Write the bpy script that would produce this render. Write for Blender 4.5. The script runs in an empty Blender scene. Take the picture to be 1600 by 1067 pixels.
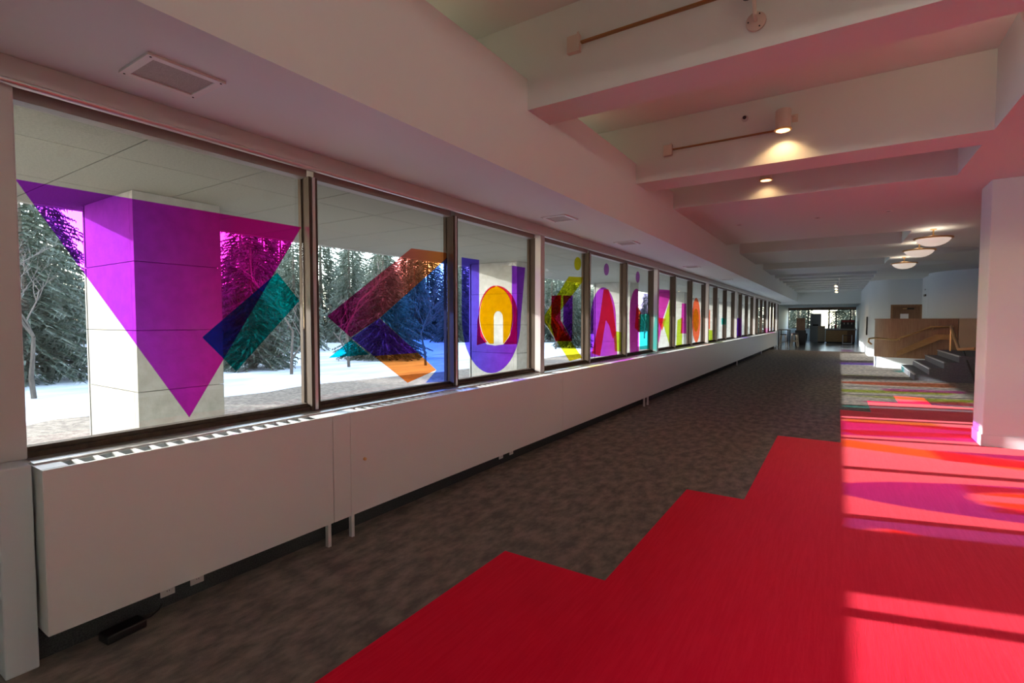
import bpy, math, random
from mathutils import Vector, Matrix

# ------------------------------------------------------------------ camera, sky, sun, exposure
SC = bpy.context.scene
COL = SC.collection
H = 1.6                                   # eye height
F_PX = 787.0
YAW, PITCH = math.radians(32.9), math.radians(2.4)
cam_d = bpy.data.cameras.new('camera'); cam = bpy.data.objects.new('camera', cam_d); COL.objects.link(cam)
cam.location = (0, 0, H)
cam.rotation_euler = (math.radians(90) - PITCH, 0, YAW)
cam_d.sensor_fit = 'HORIZONTAL'; cam_d.sensor_width = 36.0; cam_d.lens = 36.0 * F_PX / 1600.0
cam_d.clip_start = 0.05; cam_d.clip_end = 400
SC.camera = cam

SUN_DIR = Vector((1.0, 0.275, -0.30)).normalized()      # low winter sun through the long window wall
w = bpy.data.worlds.new('world'); SC.world = w; w.use_nodes = True
nt = w.node_tree; nt.nodes.clear()
sky = nt.nodes.new('ShaderNodeTexSky'); sky.sky_type = 'NISHITA'; sky.sun_disc = False
sky.sun_elevation = math.asin(-SUN_DIR.z)
sky.sun_rotation = math.atan2(-SUN_DIR.x, -SUN_DIR.y)
sky.air_density = 1.0; sky.dust_density = 1.0; sky.altitude = 300
bg = nt.nodes.new('ShaderNodeBackground'); bg.inputs['Strength'].default_value = 1.1
wo = nt.nodes.new('ShaderNodeOutputWorld')
hs = nt.nodes.new('ShaderNodeHueSaturation'); hs.inputs['Saturation'].default_value = .75
nt.links.new(sky.outputs[0], hs.inputs['Color']); nt.links.new(hs.outputs[0], bg.inputs[0]); nt.links.new(bg.outputs[0], wo.inputs[0])
sun_d = bpy.data.lights.new('sun', 'SUN'); sun = bpy.data.objects.new('sun', sun_d); COL.objects.link(sun)
sun_d.energy = 8.4; sun_d.angle = math.radians(0.55); sun_d.color = (1.0, 0.98, 0.95)
sun.rotation_euler = SUN_DIR.to_track_quat('-Z', 'Y').to_euler(); sun.location = (-20, -6, 8)
SC.view_settings.view_transform = 'Standard'; SC.view_settings.look = 'None'
SC.view_settings.exposure = 0.66; SC.view_settings.gamma = 1.0; SC.view_settings.use_curve_mapping = False
cy = SC.cycles
cy.transparent_max_bounces = 32; cy.max_bounces = 10; cy.diffuse_bounces = 6; cy.glossy_bounces = 4
cy.sample_clamp_indirect = 6.0
try:
    cy.use_denoising = True; cy.denoiser = 'OPENIMAGEDENOISE'
except Exception: pass

# ------------------------------------------------------------------ pixel -> place helpers
fw = Vector((-math.sin(YAW)*math.cos(PITCH), math.cos(YAW)*math.cos(PITCH), -math.sin(PITCH)))
rt = Vector((math.cos(YAW), math.sin(YAW), 0)); up = rt.cross(fw)
def ray(u, v): return fw + rt*((u-800)/F_PX) + up*((533.5-v)/F_PX)
CP = Vector((0, 0, H))
def on_x(u, v, x): d = ray(u, v); return CP + d*(x/d.x)
def on_y(u, v, y): d = ray(u, v); return CP + d*(y/d.y)
def on_z(u, v, z): d = ray(u, v); return CP + d*((z-H)/d.z)

# ------------------------------------------------------------------ materials
def mat(name, col, rough=.6, metal=0., spec=.4, noise=None, bump=None, emit=None, sheen=0., coat=0.):
    """noise=(scale, second colour, amount[, stretch vec]); bump=(scale, strength[, stretch])"""
    m = bpy.data.materials.new(name); m.use_nodes = True
    t = m.node_tree; b = t.nodes['Principled BSDF']
    b.inputs['Base Color'].default_value = (*col, 1); b.inputs['Roughness'].default_value = rough
    b.inputs['Metallic'].default_value = metal; b.inputs['Specular IOR Level'].default_value = spec
    if sheen: b.inputs['Sheen Weight'].default_value = sheen; b.inputs['Sheen Roughness'].default_value = .4
    if coat: b.inputs['Coat Weight'].default_value = coat
    if emit: b.inputs['Emission Color'].default_value = (*emit[0], 1); b.inputs['Emission Strength'].default_value = emit[1]
    def vec(st):
        tc = t.nodes.new('ShaderNodeTexCoord'); mp = t.nodes.new('ShaderNodeMapping')
        mp.inputs['Scale'].default_value = st; t.links.new(tc.outputs['Object'], mp.inputs[0]); return mp.outputs[0]
    if noise:
        n = t.nodes.new('ShaderNodeTexNoise'); n.inputs['Scale'].default_value = noise[0]; n.inputs['Detail'].default_value = 9; n.inputs['Roughness'].default_value = .62
        t.links.new(vec(noise[3] if len(noise) > 3 else (1, 1, 1)), n.inputs['Vector'])
        r = t.nodes.new('ShaderNodeValToRGB'); r.color_ramp.elements[0].position = .38; r.color_ramp.elements[1].position = .64
        r.color_ramp.elements[0].color = (*col, 1)
        c2 = tuple(a+(b_-a)*noise[2] for a, b_ in zip(col, noise[1])); r.color_ramp.elements[1].color = (*c2, 1)
        t.links.new(n.outputs[0], r.inputs[0]); t.links.new(r.outputs[0], b.inputs['Base Color'])
    if bump:
        n2 = t.nodes.new('ShaderNodeTexNoise'); n2.inputs['Scale'].default_value = bump[0]; n2.inputs['Detail'].default_value = 4
        t.links.new(vec(bump[2] if len(bump) > 2 else (1, 1, 1)), n2.inputs['Vector'])
        bp = t.nodes.new('ShaderNodeBump'); bp.inputs['Strength'].default_value = bump[1]; bp.inputs['Distance'].default_value = .01
        t.links.new(n2.outputs[0], bp.inputs['Height']); t.links.new(bp.outputs[0], b.inputs['Normal'])
    return m

def film_mat(name, c1, c2=None, axis=1, lo=0., hi=1.):
    """coloured window film: tints what is seen and the sun that passes through it"""
    m = bpy.data.materials.new(name); m.use_nodes = True; t = m.node_tree; t.nodes.clear()
    o = t.nodes.new('ShaderNodeOutputMaterial'); tr = t.nodes.new('ShaderNodeBsdfTransparent')
    gl = t.nodes.new('ShaderNodeBsdfGlossy'); gl.inputs['Roughness'].default_value = .06
    gl.inputs['Color'].default_value = (*[max(.05, 1-c) for c in c1], 1)
    mx = t.nodes.new('ShaderNodeMixShader'); mx.inputs[0].default_value = .018
    tr.inputs[0].default_value = (*c1, 1)
    if c2:
        tc = t.nodes.new('ShaderNodeTexCoord'); sp = t.nodes.new('ShaderNodeSeparateXYZ'); mr = t.nodes.new('ShaderNodeMapRange')
        mr.inputs[1].default_value = lo; mr.inputs[2].default_value = hi
        r = t.nodes.new('ShaderNodeMix'); r.data_type = 'RGBA'
        r.inputs[6].default_value = (*c1, 1); r.inputs[7].default_value = (*c2, 1)
        t.links.new(tc.outputs['Object'], sp.inputs[0]); t.links.new(sp.outputs[axis], mr.inputs[0])
        t.links.new(mr.outputs[0], r.inputs[0]); t.links.new(r.outputs[2], tr.inputs[0])
    t.links.new(tr.outputs[0], mx.inputs[1]); t.links.new(gl.outputs[0], mx.inputs[2]); t.links.new(mx.outputs[0], o.inputs[0])
    return m

def glass_mat():
    m = bpy.data.materials.new('window_glass'); m.use_nodes = True; t = m.node_tree; t.nodes.clear()
    o = t.nodes.new('ShaderNodeOutputMaterial'); tr = t.nodes.new('ShaderNodeBsdfTransparent')
    tr.inputs[0].default_value = (.96, .975, .97, 1)
    gl = t.nodes.new('ShaderNodeBsdfGlossy'); gl.inputs['Roughness'].default_value = .01; gl.inputs['Color'].default_value = (1, 1, 1, 1)
    mx = t.nodes.new('ShaderNodeMixShader'); mx.inputs[0].default_value = .025
    t.links.new(tr.outputs[0], mx.inputs[1]); t.links.new(gl.outputs[0], mx.inputs[2])
    t.links.new(mx.outputs[0], o.inputs[0]); return m

M = dict(
    paint=mat('white_paint', (.67, .73, .755), .55, bump=(60, .04)),
    ceilpaint=mat('ceiling_paint', (.68, .715, .70), .7, bump=(80, .05)),
    cabinet=mat('cabinet_enamel', (.79, .80, .775), .38, bump=(30, .03)),
    dark_carpet=mat('dark_carpet', (.15, .137, .125), .95, spec=.1, noise=(11, (.33, .285, .245), .85, (1, .5, 1)), bump=(240, .5)),
    red_carpet=mat('red_carpet', (.82, .004, .036), .9, spec=.03, noise=(60, (.88, .012, .05), .8, (1, .06, 1)), bump=(160, .2, (1, .1, 1)), sheen=.1),
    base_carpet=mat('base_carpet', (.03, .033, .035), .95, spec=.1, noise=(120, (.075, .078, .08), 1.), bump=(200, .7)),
    tile=mat('grey_tile', (.17, .18, .2), .22, noise=(6, (.22, .23, .25), 1.)),
    bronze=mat('bronze_frame', (.06, .042, .032), .65, spec=.12, noise=(20, (.09, .062, .045), .8, (1, 1, .1))),
    head=mat('head_trim', (.26, .215, .20), .5),
    alu=mat('aluminium', (.62, .6, .58), .3, metal=.75),
    steel=mat('painted_post', (.52, .48, .46), .4, metal=.1),
    glass=glass_mat(),
    stone=mat('limestone', (.31, .296, .265), .85, noise=(9, (.24, .23, .2), .8), bump=(40, .25)),
    soffit_panel=mat('aggregate_panel', (.23, .215, .175), .9, noise=(60, (.17, .16, .13), 1.), bump=(120, .4)),
    fascia=mat('concrete', (.3, .28, .24), .85, noise=(14, (.24, .22, .19), .8)),
    joint=mat('dark_joint', (.09, .08, .07), .9),
    snow=mat('snow', (.40, .425, .46), .7, noise=(.9, (.66, .68, .70), 1., (1.6, .4, 1)), bump=(1.2, .9)),
    gravel=mat('gravel_bed', (.11, .08, .055), .95, noise=(11, (.24, .19, .14), 1.), bump=(40, .8)),
    road=mat('wet_road', (.24, .26, .29), .6, noise=(1.5, (.36, .38, .41), .9, (.5, 2, 1))),
    spruce=mat('spruce_needles', (.05, .07, .045), .8, noise=(2.6, (.27, .30, .25), .8), spec=.2),
    bark=mat('bark', (.07, .055, .043), .9, noise=(8, (.13, .105, .085), 1., (1, 1, .3)), bump=(20, .8)),
    twig=mat('bare_twig', (.13, .105, .09), .9),
    wood=mat('walnut_laminate', (.22, .115, .06), .4, noise=(5, (.30, .17, .09), .9, (6, 6, .5)), spec=.4),
    oak=mat('oak_wood', (.48, .28, .12), .45, noise=(6, (.36, .2, .08), .9, (1, 1, 8))),
    brass=mat('brass', (.72, .46, .2), .28, metal=.85),
    doorwood=mat('door_veneer', (.15, .075, .042), .45, noise=(5, (.21, .11, .06), .9, (6, 6, .5))),
    stair=mat('stair_carpet', (.10, .10, .115), .9, noise=(30, (.14, .14, .155), 1.), bump=(150, .5)),
    nosing=mat('stair_nosing', (.42, .42, .45), .35, metal=.3),
    black=mat('black_plastic', (.012, .012, .013), .45),
    dark=mat('dark_metal', (.05, .045, .042), .45, metal=.4),
    track=mat('track_metal', (.34, .17, .06), .4, metal=.5),
    white_plastic=mat('white_plastic', (.72, .68, .66), .4),
    lampglass=mat('alabaster_glass', (.85, .79, .72), .35, emit=((1, .86, .72), .32)),
    bulb=mat('lamp_bulb', (1, .9, .7), .4, emit=((1, .72, .38), 14.)),
    lampbody=mat('lamp_enamel', (.62, .52, .45), .4),
    paper=mat('paper', (.8, .8, .82), .7),
    greywall=mat('grey_panel', (.33, .34, .36), .6),
    leaf=mat('palm_leaf', (.03, .045, .02), .6),
    counter=mat('counter_stone', (.3, .3, .31), .3),
    redbottle=mat('red_plastic', (.35, .03, .03), .4),
    whitemetal=mat('white_metal', (.78, .79, .78), .35),
    seatpad=mat('dark_seat', (.05, .03, .03), .6),
    lightwood=mat('pale_wood', (.52, .4, .27), .5),
)

# ------------------------------------------------------------------ mesh helpers
class MB:
    def __init__(s): s.v = []; s.f = []
    def add(s, vs, fs):
        o = len(s.v); s.v += [tuple(p) for p in vs]; s.f += [tuple(i+o for i in f) for f in fs]; return s
    def box(s, x0, x1, y0, y1, z0, z1):
        return s.add([(x0,y0,z0),(x1,y0,z0),(x1,y1,z0),(x0,y1,z0),(x0,y0,z1),(x1,y0,z1),(x1,y1,z1),(x0,y1,z1)],
                     [(0,3,2,1),(4,5,6,7),(0,1,5,4),(1,2,6,5),(2,3,7,6),(3,0,4,7)])
    def prism(s, poly, z0, z1):
        n = len(poly)
        vs = [(x,y,z0) for x,y in poly] + [(x,y,z1) for x,y in poly]
        return s.add(vs, [tuple(range(n-1,-1,-1)), tuple(range(n,2*n))] + [(i,(i+1)%n,n+(i+1)%n,n+i) for i in range(n)])
    def strip(s, path, th, z0, z1):
        """vertical curved wall of thickness th along an open plan path"""
        L = []; R = []
        for i, p in enumerate(path):
            a = Vector(path[max(0,i-1)]); b = Vector(path[min(len(path)-1,i+1)]); d = (b-a).normalized(); n = Vector((-d.y, d.x))
            L.append(Vector(p)+n*th/2); R.append(Vector(p)-n*th/2)
        n = len(path); vs = []
        for l, r in zip(L, R): vs += [(l.x,l.y,z0),(r.x,r.y,z0),(r.x,r.y,z1),(l.x,l.y,z1)]
        fs = [(3,2,1,0), tuple(4*(n-1)+k for k in range(4))]
        for i in range(n-1):
            a, b = 4*i, 4*i+4
            for k in range(4): fs.append((a+k, a+(k+1)%4, b+(k+1)%4, b+k))
        return s.add(vs, fs)
    def tube(s, pts, r, n=8, cap=True):
        pts = [Vector(p) for p in pts]; rs = r if isinstance(r, (list, tuple)) else [r]*len(pts)
        o = len(s.v); prev = None
        for i, p in enumerate(pts):
            d = (pts[min(i+1,len(pts)-1)]-pts[max(i-1,0)]).normalized()
            if prev is None:
                a = Vector((0,0,1)) if abs(d.z) < .9 else Vector((1,0,0)); u_ = d.cross(a).normalized()
            else: u_ = (prev - d*prev.dot(d)).normalized()
            prev = u_; w_ = d.cross(u_)
            for k in range(n):
                t = 2*math.pi*k/n; q = p+(u_*math.cos(t)+w_*math.sin(t))*rs[i]; s.v.append(tuple(q))
        for i in range(len(pts)-1):
            for k in range(n):
                s.f.append((o+i*n+k, o+i*n+(k+1)%n, o+(i+1)*n+(k+1)%n, o+(i+1)*n+k))
        if cap:
            s.f.append(tuple(o+k for k in range(n-1,-1,-1))); s.f.append(tuple(o+(len(pts)-1)*n+k for k in range(n)))
        return s
    def lathe(s, prof, n=28, c=(0,0,0)):
        o = len(s.v)
        for r, z in prof:
            for k in range(n):
                t = 2*math.pi*k/n; s.v.append((c[0]+r*math.cos(t), c[1]+r*math.sin(t), c[2]+z))
        for i in range(len(prof)-1):
            for k in range(n): s.f.append((o+i*n+k, o+i*n+(k+1)%n, o+(i+1)*n+(k+1)%n, o+(i+1)*n+k))
        return s
    def mesh(s, name, m, smooth=False):
        me = bpy.data.meshes.new(name); me.from_pydata(s.v, [], s.f); me.materials.append(M[m] if isinstance(m, str) else m)
        if smooth:
            me.polygons.foreach_set('use_smooth', [True]*len(me.polygons))
            try: me.set_sharp_from_angle(angle=math.radians(40))
            except Exception: pass
        me.update(); return me
    def build(s, name, m, parent=None, loc=(0,0,0), smooth=False):
        return put(name, s.mesh(name, m, smooth), parent, loc)
def put(name, me, parent=None, loc=(0,0,0), rot=None):
    o = bpy.data.objects.new(name, me); COL.objects.link(o); o.location = loc
    if rot: o.rotation_euler = rot
    if parent: o.parent = parent
    return o
def bevel(o, w_=.004, seg=2):
    b = o.modifiers.new('bevel', 'BEVEL'); b.width = w_; b.segments = seg; b.limit_method = 'ANGLE'; return o
def tag(o, label, cat=None, group=None, kind=None):
    o['label'] = label
    if cat: o['category'] = cat
    if group: o['group'] = group
    if kind: o['kind'] = kind
    return o
def empty(name, loc=(0,0,0), rz=0.):
    o = bpy.data.objects.new(name, None); COL.objects.link(o); o.location = loc; o.rotation_euler = (0,0,rz); o.empty_display_size = .1; return o
def struct(o, label): return tag(o, label, None, None, 'structure')
def copy_tree(src, loc, rz=None, scale=None):
    r = src.copy(); COL.objects.link(r); r.location = loc
    if rz is not None: r.rotation_euler = (0,0,rz)
    if scale is not None: r.scale = scale
    for ch in src.children:
        c = ch.copy(); COL.objects.link(c); c.parent = r
        for g in ch.children:
            d = g.copy(); COL.objects.link(d); d.parent = c
    return r
def arc(cx, cy_, r, a0, a1, n=14):
    return [(cx+r*math.cos(math.radians(a0+(a1-a0)*i/n)), cy_+r*math.sin(math.radians(a0+(a1-a0)*i/n))) for i in range(n+1)]

# ------------------------------------------------------------------ key measures (metres)
XG = -3.32            # glass plane
P = 1.63              # window pitch
def YK(k): return .70 + P*k
NW = 22
ZB, ZT = .985, 2.635  # glass bottom / top
ZS = 2.79             # low soffit underside
XF = -2.22            # soffit front
ZFT = 3.606           # soffit front top
ZBM = 3.355           # beam underside
ZC = 4.09             # recess ceiling
XH = 1.17             # header left face
YFAR = 46.5

# ------------------------------------------------------------------ floor
fl = MB().box(-3.6, 6.0, -8, 30.8, -.1, 0).build('floor', 'dark_carpet'); struct(fl, 'dark mottled brown carpet along the corridor')
tl = MB().box(-3.6, 6.0, 30.8, YFAR+.1, -.1, 0).build('floor_tiled', 'tile'); struct(tl, 'polished grey tiled floor at the far end')
red = [(-1.9,.4),(-1.9,2.85),(-1.165,2.85),(-1.165,4.84),(-.667,4.84),(-.667,7.81),(.065,7.81),(.065,10.7),(.52,10.7),(.52,12.2),
       (1.02,12.2),(1.02,13.3),(1.52,13.3),(1.52,12.2),(2.5,12.2),(2.5,9.16),(1.55,9.16),(1.55,8.57),(2.6,8.57),(2.6,.4)]
rc = MB().prism(list(reversed(red)), 0, .006).build('red_carpet', 'red_carpet')
tag(rc, 'bright red carpet with stepped edge laid over the dark carpet', 'carpet')

# ------------------------------------------------------------------ window wall
wl = MB()
wl.box(-3.50, -3.15, .72, 37, 0, .935)                 # knee wall under the glass
wl.box(-3.50, -3.15, -8, .58, 0, .935)
wl.box(-3.50, -3.42, -8, YFAR, 2.72, 4.3)              # wall above the glass
wl.box(-3.50, -3.40, 37, YFAR, 0, 2.72)
wl.build('wall_left', 'paint'); struct(bpy.data.objects['wall_left'], 'white wall below and above the long row of windows')
pier = MB().box(-3.45, -3.06, .60, .715, 0, .945).build('wall_end', 'paint'); struct(pier, 'white end panel beside the first heater cabinet'); bevel(pier, .006)
sw = MB().box(-.012, 0, -.012, .012, -.02, .02).build('latch', 'black', pier, (-3.16, .60, .85))
sw.rotation_euler = (0, 0, math.radians(90))
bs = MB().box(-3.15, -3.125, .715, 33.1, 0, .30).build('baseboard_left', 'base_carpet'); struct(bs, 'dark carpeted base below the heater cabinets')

pane_me = MB().box(-.004, .004, -P/2+.035, P/2-.035, ZB-.01, ZT+.01).mesh('pane', 'glass')
fb_me = MB().box(-.07, .06, -P/2+.03, P/2-.03, .935, ZB-.022).box(-.03, .03, -P/2+.03, P/2-.03, ZB-.022, ZB).mesh('frame_bottom', 'bronze')
ft_me = MB().box(-.03, .055, -P/2+.03, P/2-.03, ZT, 2.72).mesh('frame_top', 'head')
mu_me = MB().box(-.045, -.012, -.034, .034, .935, 2.64).box(-.012, .03, -.022, .022, .935, 2.64).box(.03, .085, -.036, .036, .935, 2.64).mesh('mullion', 'bronze')
be_me = MB().box(.085, .093, -.012, .012, .94, 2.64).mesh('bead', 'alu')
po_me = MB().box(.085, .165, -.05, .05, .935, 2.69).mesh('post', 'steel')
def window(i, k):
    r = empty('window_%d' % i, (XG, YK(k)-P/2, 0)); struct(r, 'tall bronze-framed window pane, number %d along the corridor' % i)
    put('pane', pane_me, r); put('frame_bottom', fb_me, r); put('frame_top', ft_me, r)
    m = put('mullion', mu_me, r, (0, P/2, 0)); put('bead', be_me, m)
    if k % 3 == 0: put('post', po_me, r, (0, P/2, 0))
    return r
for k in range(1, NW+1): window(k, k)
for i, k in enumerate(range(0, -5, -1)):
    if k == 0: continue
    window(NW+i, k)
jb = MB().box(-3.42, -3.20, .575, .735, .945, 2.72).build('trim_1', 'steel'); struct(jb, 'painted steel jamb at the near end of the windows'); bevel(jb, .006)
bl = MB().box(-3.45, -3.38, -.95, .58, .935, 2.72).build('wall_infill', 'paint'); struct(bl, 'white wall beside the near jamb')
sl = MB().box(-3.265, -3.118, .735, 37, .925, .9365).build('trim_2', 'alu'); struct(sl, 'metal window sill ledge along the glass')
# roller-shade valance, in lengths with a rounded lower edge
ya = -.9
for i, yb in enumerate((5.80, 10.6, 15.5, 20.4, 25.3, 30.2, 37.0)):
    v = empty('shade_valance', (0, 0, 0))
    lab = ['nearest shade valance above the first three windows', 'second shade valance along the window head', 'third shade valance along the window head', 'fourth shade valance along the window head', 'fifth shade valance along the window head', 'sixth shade valance along the window head', 'farthest shade valance along the window head'][i]
    tag(v, 'long grey ' + lab, 'valance')
    MB().box(-3.27, -3.15, ya+.003, yb-.003, 2.69, 2.788).build('cover', 'steel', v)
    MB().tube([(-3.172, ya+.003, 2.684), (-3.172, yb-.003, 2.684)], .022, 12).build('roller', 'alu', v, smooth=True)
    MB().box(-3.151, -3.148, yb-.05, yb-.03, 2.70, 2.78).build('clip', 'steel', v)
    ya = yb

# heater cabinets below the windows
CT, CB0 = .928, .165
def slat_me():
    return MB().box(-.058, .058, -.011, .011, -.012, .004).mesh('slat', 'cabinet')
SLAT = slat_me()
def cabinet(y0, y1, label, slats=True, legs=(), knob=False):
    r = empty('heater_cabinet', (-3.04, (y0+y1)/2, 0)); tag(r, label, 'cabinet', 'heater cabinets under the windows'); h = (y1-y0)/2
    bevel(MB().box(.05, .07, -h+.0015, h-.0015, CB0, CT).build('front_panel', 'cabinet', r), .003)
    for a, b in ((-h+.002, -h+.02), (h-.02, h-.002)): MB().box(-.08, .05, a, b, CB0, CT-.004).build('side_panel', 'cabinet', r)
    MB().box(-.08, .05, -h+.02, h-.02, CB0, CB0+.02).build('bottom_panel', 'cabinet', r)
    MB().box(-.08, .05, -h+.02, h-.02, CT-.09, CT-.085).build('element_cover', 'dark', r)
    MB().box(-.08, .05, -h+.002, -h+.10, CT-.006, CT+.001).box(-.08, .05, h-.10, h-.002, CT-.006, CT+.001).box(-.08, -.064, -h+.1, h-.1, CT-.006, CT+.001).build('top_rim', 'cabinet', r)
    if slats:
        y = -h+.15
        while y < h-.12:
            put('slat', SLAT, r, (-.006, y, CT-.004)); y += .081
    else:
        g = MB(); y = -h+.15
        while y < h-.12: g.box(-.064, .052, y-.011, y+.011, CT-.016, CT); y += .081
        g.build('grille', 'cabinet', r)['kind'] = 'stuff'
    for ly in legs:
        MB().box(.03, .062, ly-.012, ly+.012, 0, CB0).build('leg', 'whitemetal', r)
    if knob:
        MB().lathe([(.0,.0),(.012,.0),(.012,.014),(.006,.018),(0,.018)], 12).build('lock', 'brass', r, (.07, -h+.125, .56)).rotation_euler = (0, math.radians(90), 0)
    return r
cabinet(.725, 2.268, 'nearest grey enamel heater cabinet at left with open slatted top', legs=(.74,))
fp = MB().box(-3.12, -2.97, 2.271, 2.417, CB0, CT).build('filler_panel', 'cabinet'); tag(fp, 'narrow filler panel between the two nearest heater cabinets', 'panel'); bevel(fp, .002)
cabs = [(2.42, 5.80, 'second heater cabinet from the left with small round lock', True, (-1.67,), True),
        (5.80, 9.18, 'third heater cabinet from the left, under the arch-shaped films', True, (1.66,), False),
        (9.33, 12.7, 'fourth heater cabinet along the wall, after the second pair of legs', True, (-1.66,), False),
        (12.7, 16.1, 'fifth heater cabinet along the window wall', False, (), False),
        (16.1, 19.5, 'sixth heater cabinet along the window wall', False, (1.6,), False),
        (19.5, 22.9, 'seventh heater cabinet along the window wall', False, (), False),
        (22.9, 26.3, 'eighth heater cabinet along the window wall', False, (1.6,), False),
        (26.3, 29.7, 'ninth heater cabinet, last but one before the bar stools', False, (), False),
        (29.7, 33.1, 'farthest heater cabinet next to the bar stools', False, (1.6,), False)]
for a in cabs: cabinet(*a)
fp2 = MB().box(-3.12, -2.97, 9.183, 9.327, CB0, CT).build('filler_panel', 'cabinet'); tag(fp2, 'narrow filler panel between the third and fourth heater cabinets', 'panel')
# outlets on the base
def outlet(y, z, label):
    r = empty('wall_outlet', (-3.125, y, z)); tag(r, label, 'outlet', 'outlets under the heater cabinets')
    bevel(MB().box(0, .008, -.037, .037, -.056, .056).build('cover_plate', 'white_plastic', r), .003)
    for dz in (-.026, .026):
        s = MB().lathe([(0, 0), (.016, 0), (.016, .004), (0, .004)], 14).build('socket', 'white_plastic', r, (.008, 0, dz)); s.rotation_euler = (0, math.radians(90), 0)
        MB().box(-.004, .004, -.007, -.004, 0, .0045).box(-.004, .004, .004, .007, 0, .0045).build('slot', 'black', s)
for (u, v), lab in (((262, 925), 'pale wall outlet nearest the camera, under the first cabinet'), ((308, 904), 'pale wall outlet with black hole, just right of the nearest one'),
                    ((783, 713), 'small pale outlet under the second cabinet, left of a pair'), ((799, 706), 'small pale outlet under the second cabinet, right of a pair')):
    p = on_x(u, v, -3.12); outlet(p.y, max(.115, p.z), lab)
p = on_z(190, 988, 0)
ad = empty('power_adapter', (-3.03, p.y, 0), .1); tag(ad, 'black power adapter lying on the dark carpet under the first cabinet', 'adapter')
bevel(MB().box(-.045, .045, -.09, .09, 0, .045).build('case', 'black', ad), .008)
MB().tube([(0, .09, .02), (-.02, .14, .012), (-.06, .2, .008), (-.088, .24, .03)], .005, 6).build('cable', 'black', ad)

# ------------------------------------------------------------------ ceiling: recess slab, beams, soffit, header
ce = MB().box(-3.55, 6.1, -8, YFAR+.1, ZC, ZC+.25).build('ceiling', 'ceilpaint'); struct(ce, 'pale painted ceiling with deep recesses between beams')
so = MB().box(-3.42, XF, -8, 37, ZS, ZFT).build('soffit', 'ceilpaint', ce)
solids = [(-8,-6.6),(-4.4,-3.9),(-1.6,-1.1),(.98,1.40),(3.67,4.05),(6.37,6.85),(8.1,12.6),(14.5,17.5),(19.5,22.0),(23.3,23.8),(25.1,25.6),(26.9,27.4),(28.7,29.2),(30.5,31.0),(32.3,32.8),(34.1,YFAR)]
for y0, y1 in solids:
    if (y0, y1) == (.98, 1.40): continue
    MB().box(-3.42, XH, y0, y1, ZBM, ZC-.002).build('beam', 'ceilpaint', ce)
MB().box(XH, 6.0, -8, YFAR, ZBM, ZC-.002).build('header', 'ceilpaint', ce)
# round white discs on the ceiling over the lobby
for (x, y) in ((2.1, 16.6), (2.1, 19.8)):
    MB().lathe([(0, -.012), (.70, -.012), (.74, 0)], 40).build('ceiling_disc', 'paint', ce, (x, y, ZBM), smooth=True)
# far end lowered ceiling
MB().box(-3.42, 6.0, 37, YFAR, 2.62, ZBM).build('far_bulkhead', 'ceilpaint', ce)

# soffit air diffusers
def diffuser(y, label):
    r = empty('air_diffuser', (-2.75, y, ZS)); tag(r, label, 'diffuser', 'air diffusers in the low soffit')
    MB().box(-.155, .155, -.17, -.135, -.012, 0).box(-.155, .155, .135, .17, -.012, 0).box(-.155, -.12, -.135, .135, -.012, 0).box(.12, .155, -.135, .135, -.012, 0).build('frame', 'white_plastic', r)
    MB().box(-.12, .12, -.135, .135, -.006, -.001).build('grille', mat('perforated_grille', (.45, .40, .36), .6, noise=(260, (.3, .26, .23), 1.)), r)
    for sx in (-1, 1):
        for sy in (-1, 1): MB().lathe([(0, -.015), (.005, -.014), (.005, -.012)], 8).build('screw', 'dark', r, (sx*.14, sy*.153, 0))
for y, lab in ((1.21, 'square perforated air diffuser nearest the camera in the low soffit'), (5.27, 'second air diffuser in the low soffit, above the U-shaped film'),
               (7.5, 'third air diffuser in the low soffit'), (11.6, 'fourth air diffuser along the low soffit'), (15.7, 'farthest visible air diffuser in the low soffit')): diffuser(y, lab)

# ------------------------------------------------------------------ right side walls
pr = MB().box(1.575, 5.5, 8.59, 9.14, 0, ZBM).build('wall_pier', 'paint'); struct(pr, 'white wall pier at the right edge'); bevel(pr, .008)
bb = MB().box(1.563, 5.5, 8.578, 8.59, 0, .15).box(1.563, 1.575, 8.59, 9.14, 0, .15).build('baseboard_pier', 'paint'); struct(bb, 'white baseboard on the pier')
wr = MB().box(5.5, 5.7, -8, 9.14, 0, ZBM).build('wall_right', 'paint'); struct(wr, 'white side wall out of view to the right')
wb = MB().box(-3.5, 5.7, -8.2, -8, 0, 4.3).build('wall_back', 'paint'); struct(wb, 'white wall behind the camera')
wr2 = MB().box(5.8, 6.0, 9.14, 30, 0, ZBM).build('wall_lobby', 'paint'); struct(wr2, 'white lobby side wall')
cw = MB(); path = [(1.2, 46.4), (1.2, 28.0)] + arc(2.0, 28.0, .8, 180, 270, 10)[1:] + [(3.05, 27.2)]
cw.strip(path, .12, 0, ZBM); cw.build('wall_corner', 'paint', smooth=True); struct(bpy.data.objects['wall_corner'], 'white wall with rounded corner beside the brown door')
cw = MB(); cw.strip([(3.0, 27.3), (3.0, 25.6)] + arc(4.6, 24.6, 1.7, 150, 300, 24), .12, 0, ZBM); cw.build('wall_drum', 'paint', smooth=True)
struct(bpy.data.objects['wall_drum'], 'curved white drum wall behind the wooden half wall')

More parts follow.
